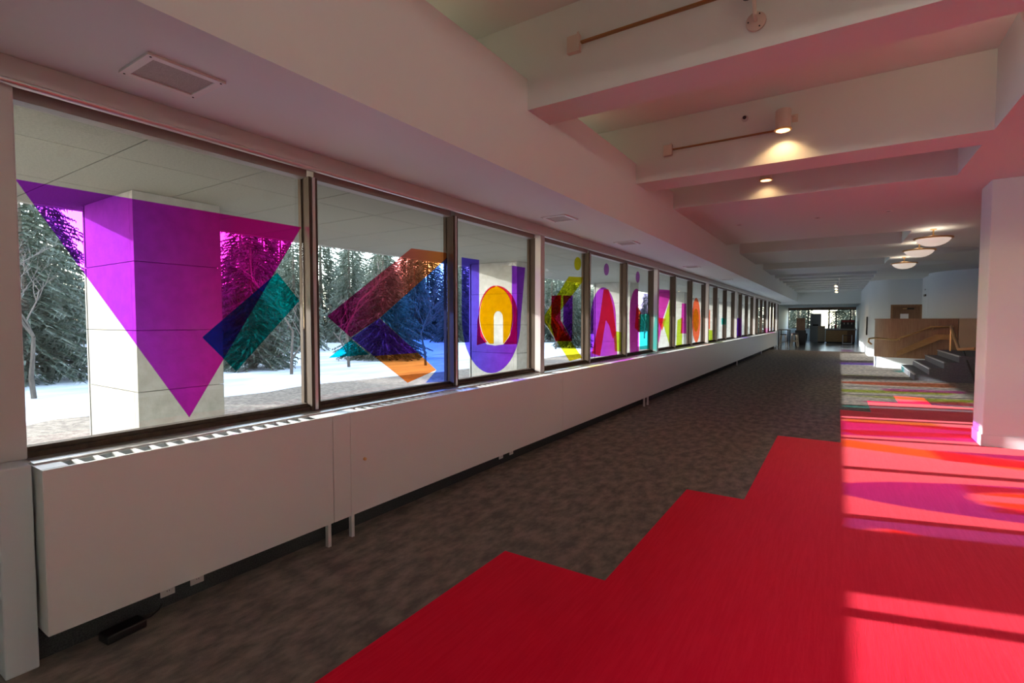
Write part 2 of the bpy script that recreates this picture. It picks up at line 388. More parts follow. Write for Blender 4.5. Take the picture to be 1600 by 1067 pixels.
# brown door in the flat part of the corner wall
dr = empty('door_1', (2.42, 27.13, 0)); struct(dr, 'dark brown door with closer and paper notice')
bevel(MB().box(-.46, .46, -.04, 0, 0, 2.2).build('door_leaf', 'doorwood', dr), .004)
MB().box(-.53, -.46, -.06, 0, 0, 2.27).box(.46, .53, -.06, 0, 0, 2.27).box(-.46, .46, -.06, 0, 2.2, 2.27).build('door_frame', 'wood', dr)
cl = MB().box(.0, .26, -.1, -.04, 2.06, 2.13).build('door_closer', 'black', dr); MB().box(-.12, .02, -.12, -.08, 2.09, 2.11).build('closer_arm', 'brass', cl)
MB().box(-.2, .08, -.045, -.041, 1.5, 1.88).build('notice', 'paper', dr)
# exit sign bracket and wall panel
sg = empty('wall_sign', (3.0, 26.2, 2.62)); tag(sg, 'small dark sign projecting from the white wall above the brown door', 'sign')
MB().box(-.10, -.06, -.2, .2, -.05, .03).build('sign_plate', 'dark', sg); MB().box(-.09, -.07, -.14, .1, .2, .24).build('bracket', 'greywall', sg)
wp = empty('wall_panel', (1.135, 28.3, 1.35)); tag(wp, 'narrow black fire-hose panel on the rounded white corner', 'panel')
bevel(MB().box(-.05, 0, -.16, .16, -.42, .42).build('box', 'black', wp), .006); MB().box(-.054, -.05, -.12, .12, -.36, .36).build('cover', 'dark', wp)

# ------------------------------------------------------------------ stairs, wooden half wall, handrails
st = empty('staircase', (1.74, 17.0, 0)); tag(st, 'low grey carpeted steps with metal edges behind the white pier', 'stairs')
for i in range(4):
    z = .17*(i+1); o = .30*i
    s_ = MB().box(o, 3.9, o*.1, 3.5, z-.17, z).build('step', 'stair', st)
    MB().box(o-.012, o+.03, o*.1, 3.5, z-.025, z+.004).build('nosing', 'nosing', s_)
hw = empty('half_wall', (0, 0, 0)); tag(hw, 'curved brown wooden half wall above a white base beside the steps', 'half wall')
pth = [(1.9, 23.6), (1.45, 23.35)] + arc(1.75, 21.65, .62, 160, 262, 12) + [(2.2, 20.85), (3.15, 20.7)]
MB().strip(pth, .10, .36, 1.62).build('panelling', 'wood', hw, smooth=True)
MB().strip(pth, .13, 1.62, 1.66).build('cap', 'wood', hw, smooth=True)
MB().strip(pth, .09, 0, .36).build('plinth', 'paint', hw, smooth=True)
MB().box(3.15, 4.4, 20.65, 20.75, 0, 1.66).build('end_panel', 'lightwood', hw)
sp_ = MB(); sp_.add([(1.62,20.6,.42),(2.7,20.6,1.0),(3.1,20.6,1.0),(3.1,20.6,1.16),(2.6,20.6,1.16),(1.62,20.6,.6),
                    (1.62,20.55,.42),(2.7,20.55,1.0),(3.1,20.55,1.0),(3.1,20.55,1.16),(2.6,20.55,1.16),(1.62,20.55,.6)],
                   [(0,1,2,3,4,5),(11,10,9,8,7,6)]+[(i,(i+1)%6,6+(i+1)%6,6+i) for i in range(6)]); sp_.build('stringer', 'oak', hw)
def R1(u, v, y): return on_y(u, v, y)
h1 = empty('handrail', (0, 0, 0)); tag(h1, 'long brass handrail with looped end rising along the wooden half wall', 'handrail')
rail = [R1(1362,538,20.2), R1(1357,534,20.2), R1(1358,529,20.25), R1(1366,528,20.4), R1(1400,531,20.4), R1(1455,510.5,20.4), R1(1490,510.5,20.4)]
MB().tube(rail, .028, 10).build('rail', 'brass', h1, smooth=True)
for q in (R1(1406,529,20.4), R1(1459,511,20.4)):
    MB().tube([q, q+Vector((0,.10,-.06)), q+Vector((0,.22,-.06))], .014, 8).build('bracket', 'brass', h1, smooth=True)
# the short rail is bolted to the steps: parts of the staircase
so_ = Vector((1.74, 17.0, 0)); rail = [R1(1486,510,19.8), R1(1498,546,17.2), R1(1516,545,17.0), R1(1524,545,16.9)]
hr = MB().tube([p-so_ for p in rail], .04, 10).build('handrail', 'oak', st, smooth=True); hr['label'] = 'short wooden handrail dropping towards the white pier'
MB().tube([rail[1]+Vector((.08,0,0))-so_, Vector((rail[1].x+.3, 16.9, .0))-so_], .02, 8).build('baluster', 'dark', st, smooth=True)
MB().tube([rail[0]-so_, Vector((rail[0].x, rail[0].y, .68))-so_], .02, 8).build('baluster', 'brass', st, smooth=True)

# ------------------------------------------------------------------ lights on the ceiling
def point_in(o, loc, power, col=(1,.78,.52), r=.03):
    d = bpy.data.lights.new('lamp_glow', 'POINT'); d.energy = power; d.color = col; d.shadow_soft_size = r
    l = bpy.data.objects.new('lamp_glow', d); COL.objects.link(l); l.parent = o; l.location = loc; return l
def spot_in(o, loc, power, col=(1,.6,.27), ang=100, blend=.4, r=.03, rot=(0,0,0)):
    d = bpy.data.lights.new('lamp_beam', 'SPOT'); d.energy = power; d.color = col; d.spot_size = math.radians(ang); d.spot_blend = blend; d.shadow_soft_size = r
    l = bpy.data.objects.new('lamp_beam', d); COL.objects.link(l); l.parent = o; l.location = loc; l.rotation_euler = rot; return l
M['bulb_dim'] = mat('lobby_bulb', (1, .9, .8), .4, emit=((1, .85, .65), 2.))
def pendant(x, y, label, power=1.5):
    r = empty('bowl_pendant', (x, y, 3.17)); tag(r, label, 'pendant lamp', 'bowl pendants over the lobby')
    prof = [(.0,-.145),(.06,-.143),(.12,-.130),(.18,-.103),(.23,-.066),(.265,-.02),(.272,0),(.262,0),(.225,-.06),(.175,-.095),(.12,-.12),(.06,-.132),(0,-.135)]
    MB().lathe(prof, 36).build('bowl', 'lampglass', r, smooth=True)
    MB().lathe([(.27,-.012),(.305,-.006),(.305,.02),(.27,.024),(.262,.01),(.27,-.012)], 40).build('rim', 'brass', r, smooth=True)
    MB().lathe([(0,.19),(.05,.185),(.05,.17),(.014,.16),(.014,.06),(.03,.05),(.03,.02),(0,.02)], 16).build('stem', 'brass', r, smooth=True)
    for a in range(3):
        t = a*2.094; MB().tube([(.02*math.cos(t),.02*math.sin(t),.06),(.28*math.cos(t),.28*math.sin(t),.016)], .007, 6).build('strut', 'brass', r)
    for a in range(3):
        t = a*2.094+.5; MB().lathe([(0,-.03),(.02,-.02),(.02,.02),(0,.03)], 8).build('bulb', 'bulb_dim', r, (.1*math.cos(t), .1*math.sin(t), .0))
    point_in(r, (0, 0, .02), power, (1,.9,.8), .12)
pendant(1.5, 12.6, 'nearest and largest alabaster bowl pendant lamp with brass rim')
pendant(1.5, 14.6, 'middle alabaster bowl pendant lamp with brass rim')
pendant(1.5, 17.7, 'farthest and smallest alabaster bowl pendant lamp with brass rim')
for i, y in enumerate((.6, -2.6, -5.8)):           # unseen fill lamps, added to brighten the near room
    pendant(3.6, y, ['alabaster bowl pendant over the near lobby, nearest the pier', 'second alabaster bowl pendant over the near lobby', 'last alabaster bowl pendant over the near lobby, behind the camera'][i], 110)
# warm cove tubes lying on top of the low soffit
M['tube'] = mat('cove_tube', (1, .95, .85), .4, emit=((1, .80, .50), 1.7))
for i, (y0, y1) in enumerate(((-3.7,-1.8),(-.9,3.5),(4.2,6.2),(7.0,7.95),(12.8,14.3),(17.7,19.3),(22.2,23.1))):
    r = empty('cove_lamp', (-2.85, (y0+y1)/2, ZFT)); tag(r, ['cove tube lamp on the soffit behind the camera', 'cove tube lamp on the soffit in front of the nearest beam', 'cove tube lamp on the soffit between the two nearest beams', 'cove tube lamp on the soffit in the narrow recess', 'cove tube lamp on the soffit past the flat ceiling', 'cove tube lamp on the soffit in the far wide recess', 'farthest cove tube lamp on the soffit'][i], 'lamp', 'cove tube lamps')
    h = (y1-y0)/2; MB().tube([(0,-h+.1,.06),(0,h-.1,.06)], .02, 8).build('tube', 'tube', r); MB().box(-.04,.04,-h+.05,h-.05,0,.03).build('batten', 'whitemetal', r)

def cylinder_lamp(x, yface, ztop, label, power=14, lit=True):
    r = empty('cylinder_spotlight', (x, yface-.16, ztop)); tag(r, label, 'spotlight', 'cylinder spotlights on the beams')
    MB().lathe([(0,0),(.068,0),(.076,-.012),(.076,-.215),(.068,-.22),(.066,-.12),(.0,-.12)], 28).build('housing', 'lampbody', r, smooth=True)
    MB().lathe([(.076,-.2),(.086,-.205),(.086,-.218),(.07,-.222),(.07,-.2)], 28).build('trim_ring', 'brass', r, smooth=True)
    MB().lathe([(0,-.165),(.05,-.165),(.055,-.135),(.0,-.13)], 20).build('bulb', 'bulb', r, smooth=True)
    MB().tube([(.07,0,-.08),(.10,.02,-.08),(.10,.14,-.06)], .009, 8).build('arm', 'lampbody', r)
    MB().box(.07,.13,.14,.16,-.1,-.02).build('canopy', 'lampbody', r)
    if lit: spot_in(r, (0, 0, -.172), power, ang=125, blend=.6, r=.03)
    return r
cylinder_lamp(-.545, 6.37, 3.86, 'lit cream cylinder spotlight on the second beam, throwing a glow on it', 12)
cylinder_lamp(-.895, 8.10, 3.78, 'lit cylinder spotlight just peeping below the second beam', 4)
for y, lb in ((4.75, 'small uplight sconce on the header beam in the second recess'), (2.2, 'small uplight sconce on the header beam in the nearest recess'), (-2.7, 'small uplight sconce on the header beam behind the camera')):
    r = empty('uplight_sconce', (XH, y, 3.62)); tag(r, lb, 'sconce', 'uplight sconces in the recesses')
    MB().box(-.02, 0, -.05, .05, -.08, .08).build('back_plate', 'lampbody', r)
    MB().lathe([(0,-.09),(.04,-.085),(.075,0),(.085,.06),(.08,.06),(.07,0),(.036,-.078),(0,-.08)], 24, (-.11,0,0)).build('cup', 'lampbody', r, smooth=True)
    MB().lathe([(0,-.03),(.03,-.02),(.03,.02),(0,.03)], 12, (-.11,0,.0)).build('bulb', 'bulb_dim', r, smooth=True)
    point_in(r, (-.11, 0, .05), 9, (1,.84,.56), .04)
def track(x0, x1, yface, z, label):
    r = empty('light_track', (0, 0, 0)); tag(r, label, 'track', 'lighting tracks on the beam faces')
    MB().box(x0, x1, yface-.03, yface, z-.007, z+.007).build('rail', 'track', r)
    bevel(MB().box(x0-.11, x0-.004, yface-.045, yface, z-.07, z+.06).build('feed_box', 'lampbody', r), .004)
    MB().box(x0-.02, x0-.004, yface-.05, yface-.045, z-.06, z+.07).build('end_clip', 'lampbody', r)
track(-1.725, .6, 3.67, 3.757, 'thin brown lighting track on the nearest beam')
track(-1.755, -.62, 6.37, 3.70, 'thin brown lighting track on the second beam')
# swivel spotlight on the nearest beam
r = empty('swivel_spotlight', (-.49, 3.67, 3.53)); tag(r, 'cream swivel spotlight with round base plate on the nearest beam', 'spotlight')
b_ = MB().lathe([(0,0),(.06,0),(.06,.014),(.05,.02),(0,.02)], 24).build('base_plate', 'lampbody', r, smooth=True); b_.rotation_euler = (math.radians(90), 0, 0)
for a in (60, 180, 300):
    MB().lathe([(0,.0235),(.005,.023),(.005,.02)], 8).build('screw', 'dark', b_, (.045*math.cos(math.radians(a)), .045*math.sin(math.radians(a)), 0))
MB().tube([(0,-.02,0),(0,-.06,.02),(-.005,-.08,.12)], .012, 10).build('arm', 'lampbody', r, smooth=True)
MB().tube([(-.03,-.09,.14),(.05,-.09,.19),(.12,-.09,.22)], [.035,.05,.055], 18).build('head', 'lampbody', r, smooth=True)
MB().lathe([(0,-.02),(.022,-.015),(.022,.015),(0,.02)], 12).build('knob', 'dark', r, (-.045,-.09,.13))
# sprinkler on the second beam
r = empty('sprinkler', (-.947, 6.37, 3.905)); tag(r, 'small round sprinkler head on the second beam beside the lit spotlight', 'sprinkler')
e_ = MB().lathe([(0,0),(.036,0),(.034,.01),(.02,.016),(0,.016)], 20).build('escutcheon', 'alu', r, smooth=True); e_.rotation_euler = (math.radians(90),0,0)
h_ = MB().lathe([(0,.016),(.01,.016),(.01,.035),(.02,.037),(.02,.042),(0,.042)], 14).build('nozzle', 'dark', r, smooth=True); h_.rotation_euler = (math.radians(90),0,0)
# small unlit downlights in the flat ceiling
for x, y, lab in ((-1.565, 10.1, 'small recessed downlight in the flat ceiling, nearest the soffit'), (-.34, 10.13, 'small recessed downlight in the middle of the flat ceiling'), (.64, 10.16, 'small recessed downlight in the flat ceiling, nearest the pier')):
    r = empty('downlight', (x, y, ZBM)); tag(r, lab, 'downlight', 'recessed downlights in the flat ceiling')
    MB().lathe([(.05,0),(.07,-.002),(.068,-.008),(.05,-.01),(.046,0)], 24).build('trim_ring', 'white_plastic', r, smooth=True)
    MB().lathe([(0,-.002),(.05,-.002)], 24).build('baffle', 'dark', r)
# far track with three heads
r = empty('track_spotlights', (.0, 24.2, 0)); tag(r, 'row of small track spotlights on the ceiling far down the corridor', 'track light')
MB().box(-.02, .02, 0, 8.5, 3.30, 3.355).build('rail', 'whitemetal', r)
for i, y in enumerate((1.0, 3.4, 5.9)):
    hd = MB().tube([(0,y,3.29),(0,y,3.2),(-.06,y-.05,3.1),(-.1,y-.1,3.02)], [.02,.02,.06,.07], 12).build('head', 'whitemetal', r, smooth=True)
    MB().lathe([(0,0),(.05,0),(.05,-.01),(0,-.01)], 12).build('bulb', 'bulb', hd, (-.105, y-.105, 3.01))
spot_in(r, (-.2, 5.7, 2.95), 40, ang=150, blend=.8)

# ------------------------------------------------------------------ far end of the corridor
fwl = MB().box(-3.5, 6.0, YFAR, YFAR+.2, 0, .95).box(-3.5, 6.0, YFAR, YFAR+.2, 2.45, 4.3).box(2.2, 6.0, YFAR, YFAR+.2, .95, 2.45).build('wall_far', 'paint'); struct(fwl, 'far wall around the cafe windows')
for i in range(4):
    x0 = -3.4+i*1.4; r = empty('window_%d' % (40+i), (x0+.7, YFAR+.05, 0)); struct(r, 'far cafe window pane %d' % (i+1))
    MB().box(-.66,.66,-.004,.004,.98,2.42).build('pane','glass',r)
    MB().box(-.7,-.65,-.05,.05,.95,2.45).box(.65,.7,-.05,.05,.95,2.45).box(-.65,.65,-.05,.05,.95,.99).box(-.65,.65,-.05,.05,2.40,2.45).build('frame','dark',r)
tr_ = MB().box(-3.4, 1.14, YFAR-.12, YFAR, 2.45, 2.62).build('trim_3', 'doorwood'); struct(tr_, 'dark red-brown band above the far windows')
pl = MB().box(-1.75,-1.05,43.6,44.1,0,2.1).build('display_column','greywall'); tag(pl,'grey square display column in front of the far windows','column'); bevel(pl,.01)
MB().box(-.18,.18,-.012,0,-.06,.06).build('plaque','dark',pl,(-1.4,43.6,1.25))
tb = empty('waste_bin',(-2.2,44.2,0)); tag(tb,'dark round waste bin left of the grey column','bin')
MB().lathe([(0,.02),(.24,.02),(.28,.6),(.25,.64),(0,.66)],20).build('body','black',tb,smooth=True)
# service counter
ct = empty('service_counter',(.3,42.4,0)); tag(ct,'brown wooden cafe counter with grey stone top','counter')
MB().box(-1.0,.72,-.28,.28,.08,.92).build('body','doorwood',ct); MB().box(-1.02,.25,-.295,-.28,.1,.88).build('front_panel','oak',ct)
MB().box(-.96,.68,-.24,.24,0,.08).build('plinth','black',ct); bevel(MB().box(-1.06,.78,-.36,.33,.92,1.02).build('worktop','counter',ct),.01)
sc = empty('side_cabinet',(-1.0,43.0,0)); tag(sc,'low pale wooden cabinet between grey column and counter','cabinet')
MB().box(-.22,.22,-.2,.2,.06,1.2).build('body','lightwood',sc); MB().box(-.2,-.003,-.215,-.2,.08,1.18).build('door','lightwood',sc); MB().box(.003,.2,-.215,-.2,.08,1.18).build('door','lightwood',sc); MB().box(-.2,.2,-.18,.2,0,.06).build('plinth','black',sc)
# things on the counter
def jar(x, h, r_, m, label, cat='bottle'):
    o = empty(cat, (.3+x, 42.35, 1.02)); tag(o, label, cat)
    MB().lathe([(0,0),(r_,0),(r_,h*.65),(r_*.4,h*.8),(r_*.4,h),(0,h)],14).build('body',m,o,smooth=True)
    MB().lathe([(0,h),(r_*.45,h),(r_*.45,h+.03),(0,h+.03)],12).build('cap','black',o)
jar(-.85,.42,.06,'dark','tall dark bottle at the left end of the far counter'); jar(-.66,.3,.05,'whitemetal','small white bottle on the far counter')
jar(-.45,.34,.06,'redbottle','dark red bottle on the far counter'); jar(-.27,.28,.05,'whitemetal','pale bottle beside the coffee machine')
cm = empty('coffee_machine',(.58,42.4,1.02)); tag(cm,'boxy dark coffee machine on the far counter','machine')
MB().box(-.42,.42,-.2,.22,.0,.08).box(-.42,.42,.06,.22,.08,.42).box(-.42,.42,-.2,.22,.42,.62).build('body','dark',cm); MB().box(-.36,.36,-.215,-.2,.46,.58).build('front_plate','redbottle',cm)
for x in (-.22,.0,.22): MB().tube([(x,-.08,.42),(x,-.08,.34),(x,-.2,.32)],.025,8).build('spout','alu',cm)
# white framed stool in front of the counter
ws = empty('metal_stool',(.55,41.2,0)); tag(ws,'white metal framed stool standing before the far counter','stool')
MB().box(-.25,.25,-.2,.2,.56,.6).build('seat','seatpad',ws)
for sy in (-1,1):
    for sx in (-1,1): MB().box(sx*.26-.025,sx*.26+.025,sy*.19-.025,sy*.19+.025,0,.6).build('leg','whitemetal',ws)
    MB().box(-.235,.235,sy*.19-.025,sy*.19+.025,0,.05).build('rung','whitemetal',ws)
# palm
pm = empty('potted_palm',(-.15,44.7,0)); tag(pm,'tall potted palm with spreading dark fronds before the far windows','plant')
MB().lathe([(0,0),(.2,0),(.26,.4),(.23,.42),(0,.4)],18).build('pot','dark',pm,smooth=True); MB().tube([(0,0,.4),(.03,0,1.2),(0,0,2.15)],[.06,.05,.04],8).build('trunk','bark',pm)
random.seed(5)
for i in range(13):
    a = i*2.399; L = random.uniform(.6,.84); fr = MB(); pts=[]
    for j in range(8):
        t = j/7; pts.append(Vector((math.cos(a)*L*t, math.sin(a)*L*t*.6, 2.15+.28*math.sin(t*2.2)-.5*t*t)))
    fr.tube(pts,[.012*(1-.8*j/7) for j in range(8)],4)
    for j in range(1,8):
        d=(pts[j]-pts[j-1]).normalized(); s_=d.cross(Vector((0,0,1))).normalized()
        for sd in (-1,1):
            q=pts[j]+s_*sd*.22+d*.12+Vector((0,0,-.12)); fr.add([pts[j]-d*.03,pts[j]+d*.03,q],[(0,1,2)])
    fr.build('frond','leaf',pm)
# bar stools and high table by the last windows
def stool(x,y,label):
    o=empty('bar_stool',(x,y,0),random.uniform(-.3,.3)); tag(o,label,'stool','wooden bar stools by the last windows')
    MB().lathe([(0,.74),(.17,.74),(.18,.77),(.16,.79),(0,.79)],18).build('seat','seatpad',o,smooth=True)
    for sx in (-1,1):
        for sy in (-1,1): MB().tube([(sx*.11,sy*.11,.75),(sx*.19,sy*.19,0)],[.022,.018],6).build('leg','lightwood',o)
    for sx in (-1,1): MB().tube([(sx*.16,-.16,.28),(sx*.16,.16,.28)],.012,6).build('rung','lightwood',o); MB().tube([(-.16,sx*.16,.32),(.16,sx*.16,.32)],.012,6).build('rung','lightwood',o)
    o.scale=(1,1,1.0)
stool(-2.7,33.75,'wooden bar stool nearest the end of the heater cabinets'); stool(-2.2,34.7,'wooden bar stool right beside the high table'); stool(-2.2,35.75,'wooden bar stool behind the high table'); stool(-2.3,36.7,'wooden bar stool farthest along the windows')
ht = empty('high_table',(-2.75,35.0,0)); tag(ht,'dark high table among the wooden bar stools','table')
bevel(MB().box(-.3,.3,-.9,.9,1.0,1.05).build('table_top','dark',ht),.006)
for sx in (-1,1):
    for sy in (-1,1): MB().box(sx*.24-.025,sx*.24+.025,sy*.8-.025,sy*.8+.025,0,1.0).build('leg','dark',ht)
bd = empty('menu_board',(-2.05,38.0,0)); tag(bd,'dark brown upright board behind the bar stools','board')
MB().box(-.25,.25,-.03,.03,.95,1.75).build('board','doorwood',bd); MB().box(-.3,.3,-.25,.25,0,.95).build('stand','dark',bd)

# ------------------------------------------------------------------ outside: canopy, stone columns, ground
XE = -6.80; ZCN = 2.78
can = MB().box(XE-.12, -3.50, -12, 52, ZCN+.03, 3.25).build('canopy', 'joint'); struct(can, 'deep stone canopy outside above the windows')
MB().box(XE-.14, XE-.02, -12, 52, ZCN+.0, 3.3).build('fascia_beam', 'fascia', can)
pan_me = MB().box(-.594, .594, -.4025, .4025, 0, .03).mesh('panel', 'soffit_panel')
for j in range(-14, 60):
    for i in range(3): put('panel', pan_me, can, (-3.80-1.195*i+.0, .70+.815*j+.4075, ZCN))
stone_h = [-.15, .30, .937, 1.507, 2.14, ZCN]
def stone_column(y, label):
    r = empty('stone_column', (-5.97, y+.385, -.15)); tag(r, label, 'column', 'stone columns under the canopy')
    MB().box(-.555,.555,-.355,.355,0,ZCN+.15).build('core','joint',r)
    for a, b in zip(stone_h[:-1], stone_h[1:]):
        a += .15; b += .15
        MB().box(-.58,-.015+.595-.07,-.385,-.355,a+.003,b-.003).build('slab','stone',r); MB().box(-.58+.07-.07,.51,.355,.385,a+.003,b-.003).build('slab','stone',r)
        MB().box(.555,.585,-.385,.385,a+.003,b-.003).build('slab','stone',r); MB().box(-.61,-.555,-.385,.385,a+.003,b-.003).build('slab','stone',r)
        MB().box(.513,.555,-.385,-.357,a+.003,b-.003).build('corner','stone',r)
cl_ = ['stone column outside behind the large violet triangle film', 'stone column outside behind the U-shaped film', 'stone column outside behind the purple arch film', 'fourth stone column outside, beyond the K-shaped film', 'fifth stone column outside along the canopy', 'sixth stone column outside along the canopy', 'farthest stone column outside along the canopy']
for i, lb in enumerate(cl_): stone_column(2.0+6.5*i, lb)

g = MB().box(-90, -3.5, -60, 140, -.6, -.16); gd = g.build('ground', 'snow'); struct(gd, 'snow covered lawn outside')
random.seed(2)
n1 = [(-3.5, -30)] + [(-3.5, 60)] + [(-11.3+random.uniform(-.5,.5), 60-3*i) for i in range(15)] + [(-11.6+random.uniform(-.35,.35), 14-1.0*i) for i in range(12)] + [(-10.9+random.uniform(-.5,.5), 2-2.5*i) for i in range(13)]
gv = MB().prism([(x, y) for x, y in n1][::-1], -.17, -.145).build('ground_gravel', 'gravel'); struct(gv, 'brown gravel and dead leaves bed beside the building')
wk = MB().box(-9.4,-3.5,6.2,60,-.145,-.135).build('ground_walk','road'); struct(wk,'damp grey paved walk beside the building')

# ------------------------------------------------------------------ trees
def spruce_mesh(seed, h=6.0, rad=1.7):
    rnd = random.Random(seed); m = MB(); lev = 46
    for i in range(lev):
        t = i/(lev-1); z = h*(.05+.93*t); R = rad*(1-t)**.6*rnd.uniform(.85,1.12)+.06; nb = max(4, int(11*(1-t)+4))
        for k in range(nb):
            a = 2*math.pi*(k+rnd.random())/nb; L = R*rnd.uniform(.75,1.15); droop = .35+.25*(1-t)
            d = Vector((math.cos(a), math.sin(a), 0)); s_ = Vector((-d.y, d.x, 0))
            pts = [Vector((0,0,z)) + d*L*q + Vector((0,0,-droop*L*q*q*.7+.12*L*q)) for q in (0,.35,.7,1)]
            wd = .09
            for j in range(3):
                m.add([pts[j]-s_*wd*.5, pts[j]+s_*wd*.5, pts[j+1]], [(0,1,2)])
            nt_ = max(5, int(L*13))
            for j in range(nt_):
                q = .15+.85*(j+rnd.random())/nt_; seg = min(2, int(q*3)); f = q*3-seg
                b0 = pts[seg].lerp(pts[seg+1], min(1, f)); sd = rnd.choice((-1,1)); ln = (.34*(1.15-q)+.12)*rnd.uniform(.7,1.3)
                tip = b0 + s_*sd*ln*.8 + d*ln*.45 + Vector((0,0,-ln*rnd.uniform(.3,.9)))
                ax = d*.055+Vector((0,0,.02)); m.add([b0-ax, b0+ax, tip, b0+(tip-b0)*.55+ax*1.2], [(0,1,3),(1,2,3)])
    return m.mesh('foliage', 'spruce')
SPR = [spruce_mesh(s, 6.0, r_) for s, r_ in ((1,1.9),(2,1.6),(3,2.1))]
TRK = MB().tube([(0,0,0),(0,0,2),(0,0,5.6)],[.17,.13,.02],8).mesh('trunk','bark')
def spruce(x, y, h, var, label, group='spruces beyond the lawn', wide=1.):
    o = empty('spruce_tree', (x, y, -.16), random.uniform(0, 6)); tag(o, label, 'tree', group)
    s_ = h/6.0; f = put('foliage', SPR[var], o); t = put('trunk', TRK, o); o.scale = (s_*wide, s_*wide, s_)
def bare_mesh(seed, h):
    rnd = random.Random(seed); m = MB(); tw = MB()
    def grow(p, d, L, r_, dep):
        pts=[p]; n=3
        for i in range(n):
            d = (d+Vector((rnd.uniform(-.18,.18),rnd.uniform(-.18,.18),rnd.uniform(-.05,.14)))).normalized(); pts.append(pts[-1]+d*L/n)
        (m if dep > 3 else tw).tube(pts,[r_*(1-.35*i/n) for i in range(n+1)], 6 if dep>3 else 3, cap=False)
        if dep == 0: return
        for k in range(rnd.choice((2,3,3)) if dep>1 else 3):
            q = pts[rnd.choice((1,2,3,3))]; a = rnd.uniform(0,6.28); nd=(d*.9+Vector((math.cos(a),math.sin(a),rnd.uniform(-.1,.35)))*rnd.uniform(.5,.85)).normalized()
            grow(q, nd, L*rnd.uniform(.6,.8), r_*.58, dep-1)
    grow(Vector((0,0,0)), Vector((.03,.02,1)), h*.34, h*.012+.01, 5)
    return m.mesh('trunk','bark'), tw.mesh('branches','twig')
BARE = [bare_mesh(s, 6.) for s in (11, 23, 37)]
def bare(x, y, h, var, label, group='bare trees on the lawn'):
    o = empty('bare_tree', (x, y, -.16), random.uniform(0,6)); tag(o, label, 'tree', group); s_=h/6.
    put('trunk', BARE[var][0], o); put('branches', BARE[var][1], o); o.scale=(s_,s_,s_)
random.seed(9)
def hmax(x): return .75+.30*(abs(x)-3.3)                # keeps the low sun free, as on the sunlit floor
near = [((40,578),-19.5,'bushy dark spruce at the far left of the first window'), 
        ((395,575),-18.,'dark spruce behind the teal film'), ((600,572),-17.5,'spruce behind the blue film'),
        ((862,560),-20.,'spruce left in the fourth window'), ((895,560),-14.5,'spruce right in the fourth window behind the yellow film')]
for i, ((u, v), x, lb) in enumerate(near):
    p = on_x(u, v, x); spruce(x, p.y, hmax(x), i % 3, lb, wide=1.15)
LB = 'dark snow-dusted spruce in the dense row beyond the lawn'
for i in range(42):
    x = -26.5-6.8*(i % 3)+random.uniform(-.2,.2); y = -4+i*2.4+random.uniform(-.15,.15); spruce(x, y, hmax(x)*random.uniform(.9,1.0), i % 3, LB, 'spruces in the background row', wide=.77)
for i in range(12):
    spruce(-49.5, -6+i*9.4, 13.2, i % 3, 'tall distant spruce rising behind the dense row', 'distant spruces', wide=.78)
for u, v, x, lb in ((52,590,-15.2,'thin bare tree left of the first stone column'), (455,556,-15.,'bare tree with thick trunk at the right of the first window'), (545,570,-15.5,'slender bare tree at the left of the second window'),
                    (665,575,-13.5,'bare tree with bright twigs behind the blue film'), (868,560,-14.5,'bare tree in the fourth window')):
    p = on_x(u, v, x); bare(x, p.y, hmax(x)*.97, random.randrange(3), lb)
for i in range(10):
    x = -15-random.uniform(0,5); bare(x, 36+i*4.2, hmax(x)*.95, i % 3, 'small bare tree far along the lawn', 'bare trees far along the lawn')
# trees behind the far end
for i in range(5):
    spruce(-8+i*4.6, YFAR+9+random.uniform(0,4), 6.5, i % 3, 'snowy spruce beyond the far cafe windows', 'spruces beyond the cafe', wide=.9)

# ------------------------------------------------------------------ coloured films on the glass
FM = {}
LAYER = {}
def film(name, pts, col, label, layer=0, hole=None):
    """pts in photo pixels, placed on the glass plane"""
    q = [on_x(u, v, XG) for u, v in pts]
    if isinstance(col, str): m = FM[col]
    else: m = col
    x = XG + .0065 + .0015*layer
    me = bpy.data.meshes.new(name)
    cy_ = sum(p.y for p in q)/len(q); cz = sum(p.z for p in q)/len(q)
    vs = [(0, p.y-cy_, p.z-cz) for p in q]
    if hole:
        hq = [on_x(u, v, XG) for u, v in hole]; n = len(q); hv = [(0, p.y-cy_, p.z-cz) for p in hq]; nh = len(hv)
        # bridge outline and hole into one polygon ring of quads (equal counts)
        me.from_pydata(vs+hv, [], [(i, (i+1) % n, n+(i+1) % n, n+i) for i in range(n)])
    else:
        me.from_pydata(vs, [], [tuple(range(len(vs)))])
    me.materials.append(m); me.update()
    o = put(name, me, None, (x, cy_, cz)); tag(o, label, 'window film', 'coloured films on the windows'); return o
def ell(cx, cy_, rx, ry, a0=0, a1=360, n=40):
    return [(cx+rx*math.cos(math.radians(a0+(a1-a0)*i/n)), cy_-ry*math.sin(math.radians(a0+(a1-a0)*i/n))) for i in range(n+(0 if a1-a0 == 360 else 1))]
def fm(k, *a, **kw): FM[k] = film_mat('film_'+k, *a, **kw)
fm('violet', (.52,.05,1.), (1.,.015,.45), axis=1, lo=-.35, hi=.3)
fm('orchid', (.46,.06,.85), (.62,.06,.6), axis=1, lo=-.5, hi=.5); fm('teal', (.0,.58,.62)); fm('hot', (.72,.03,.30), (1.,.30,.08), axis=1, lo=-.6, hi=.5); fm('orange', (.98,.22,.04), (.9,.30,.05), axis=2, lo=-.3, hi=.3)
fm('blue', (.08,.36,.95), (.2,.2,1.), axis=1, lo=-.5, hi=.6); fm('cyan', (.0,.62,.8)); fm('indigo', (.16,.11,1.), (.34,.05,.92), axis=1, lo=-.4, hi=.4)
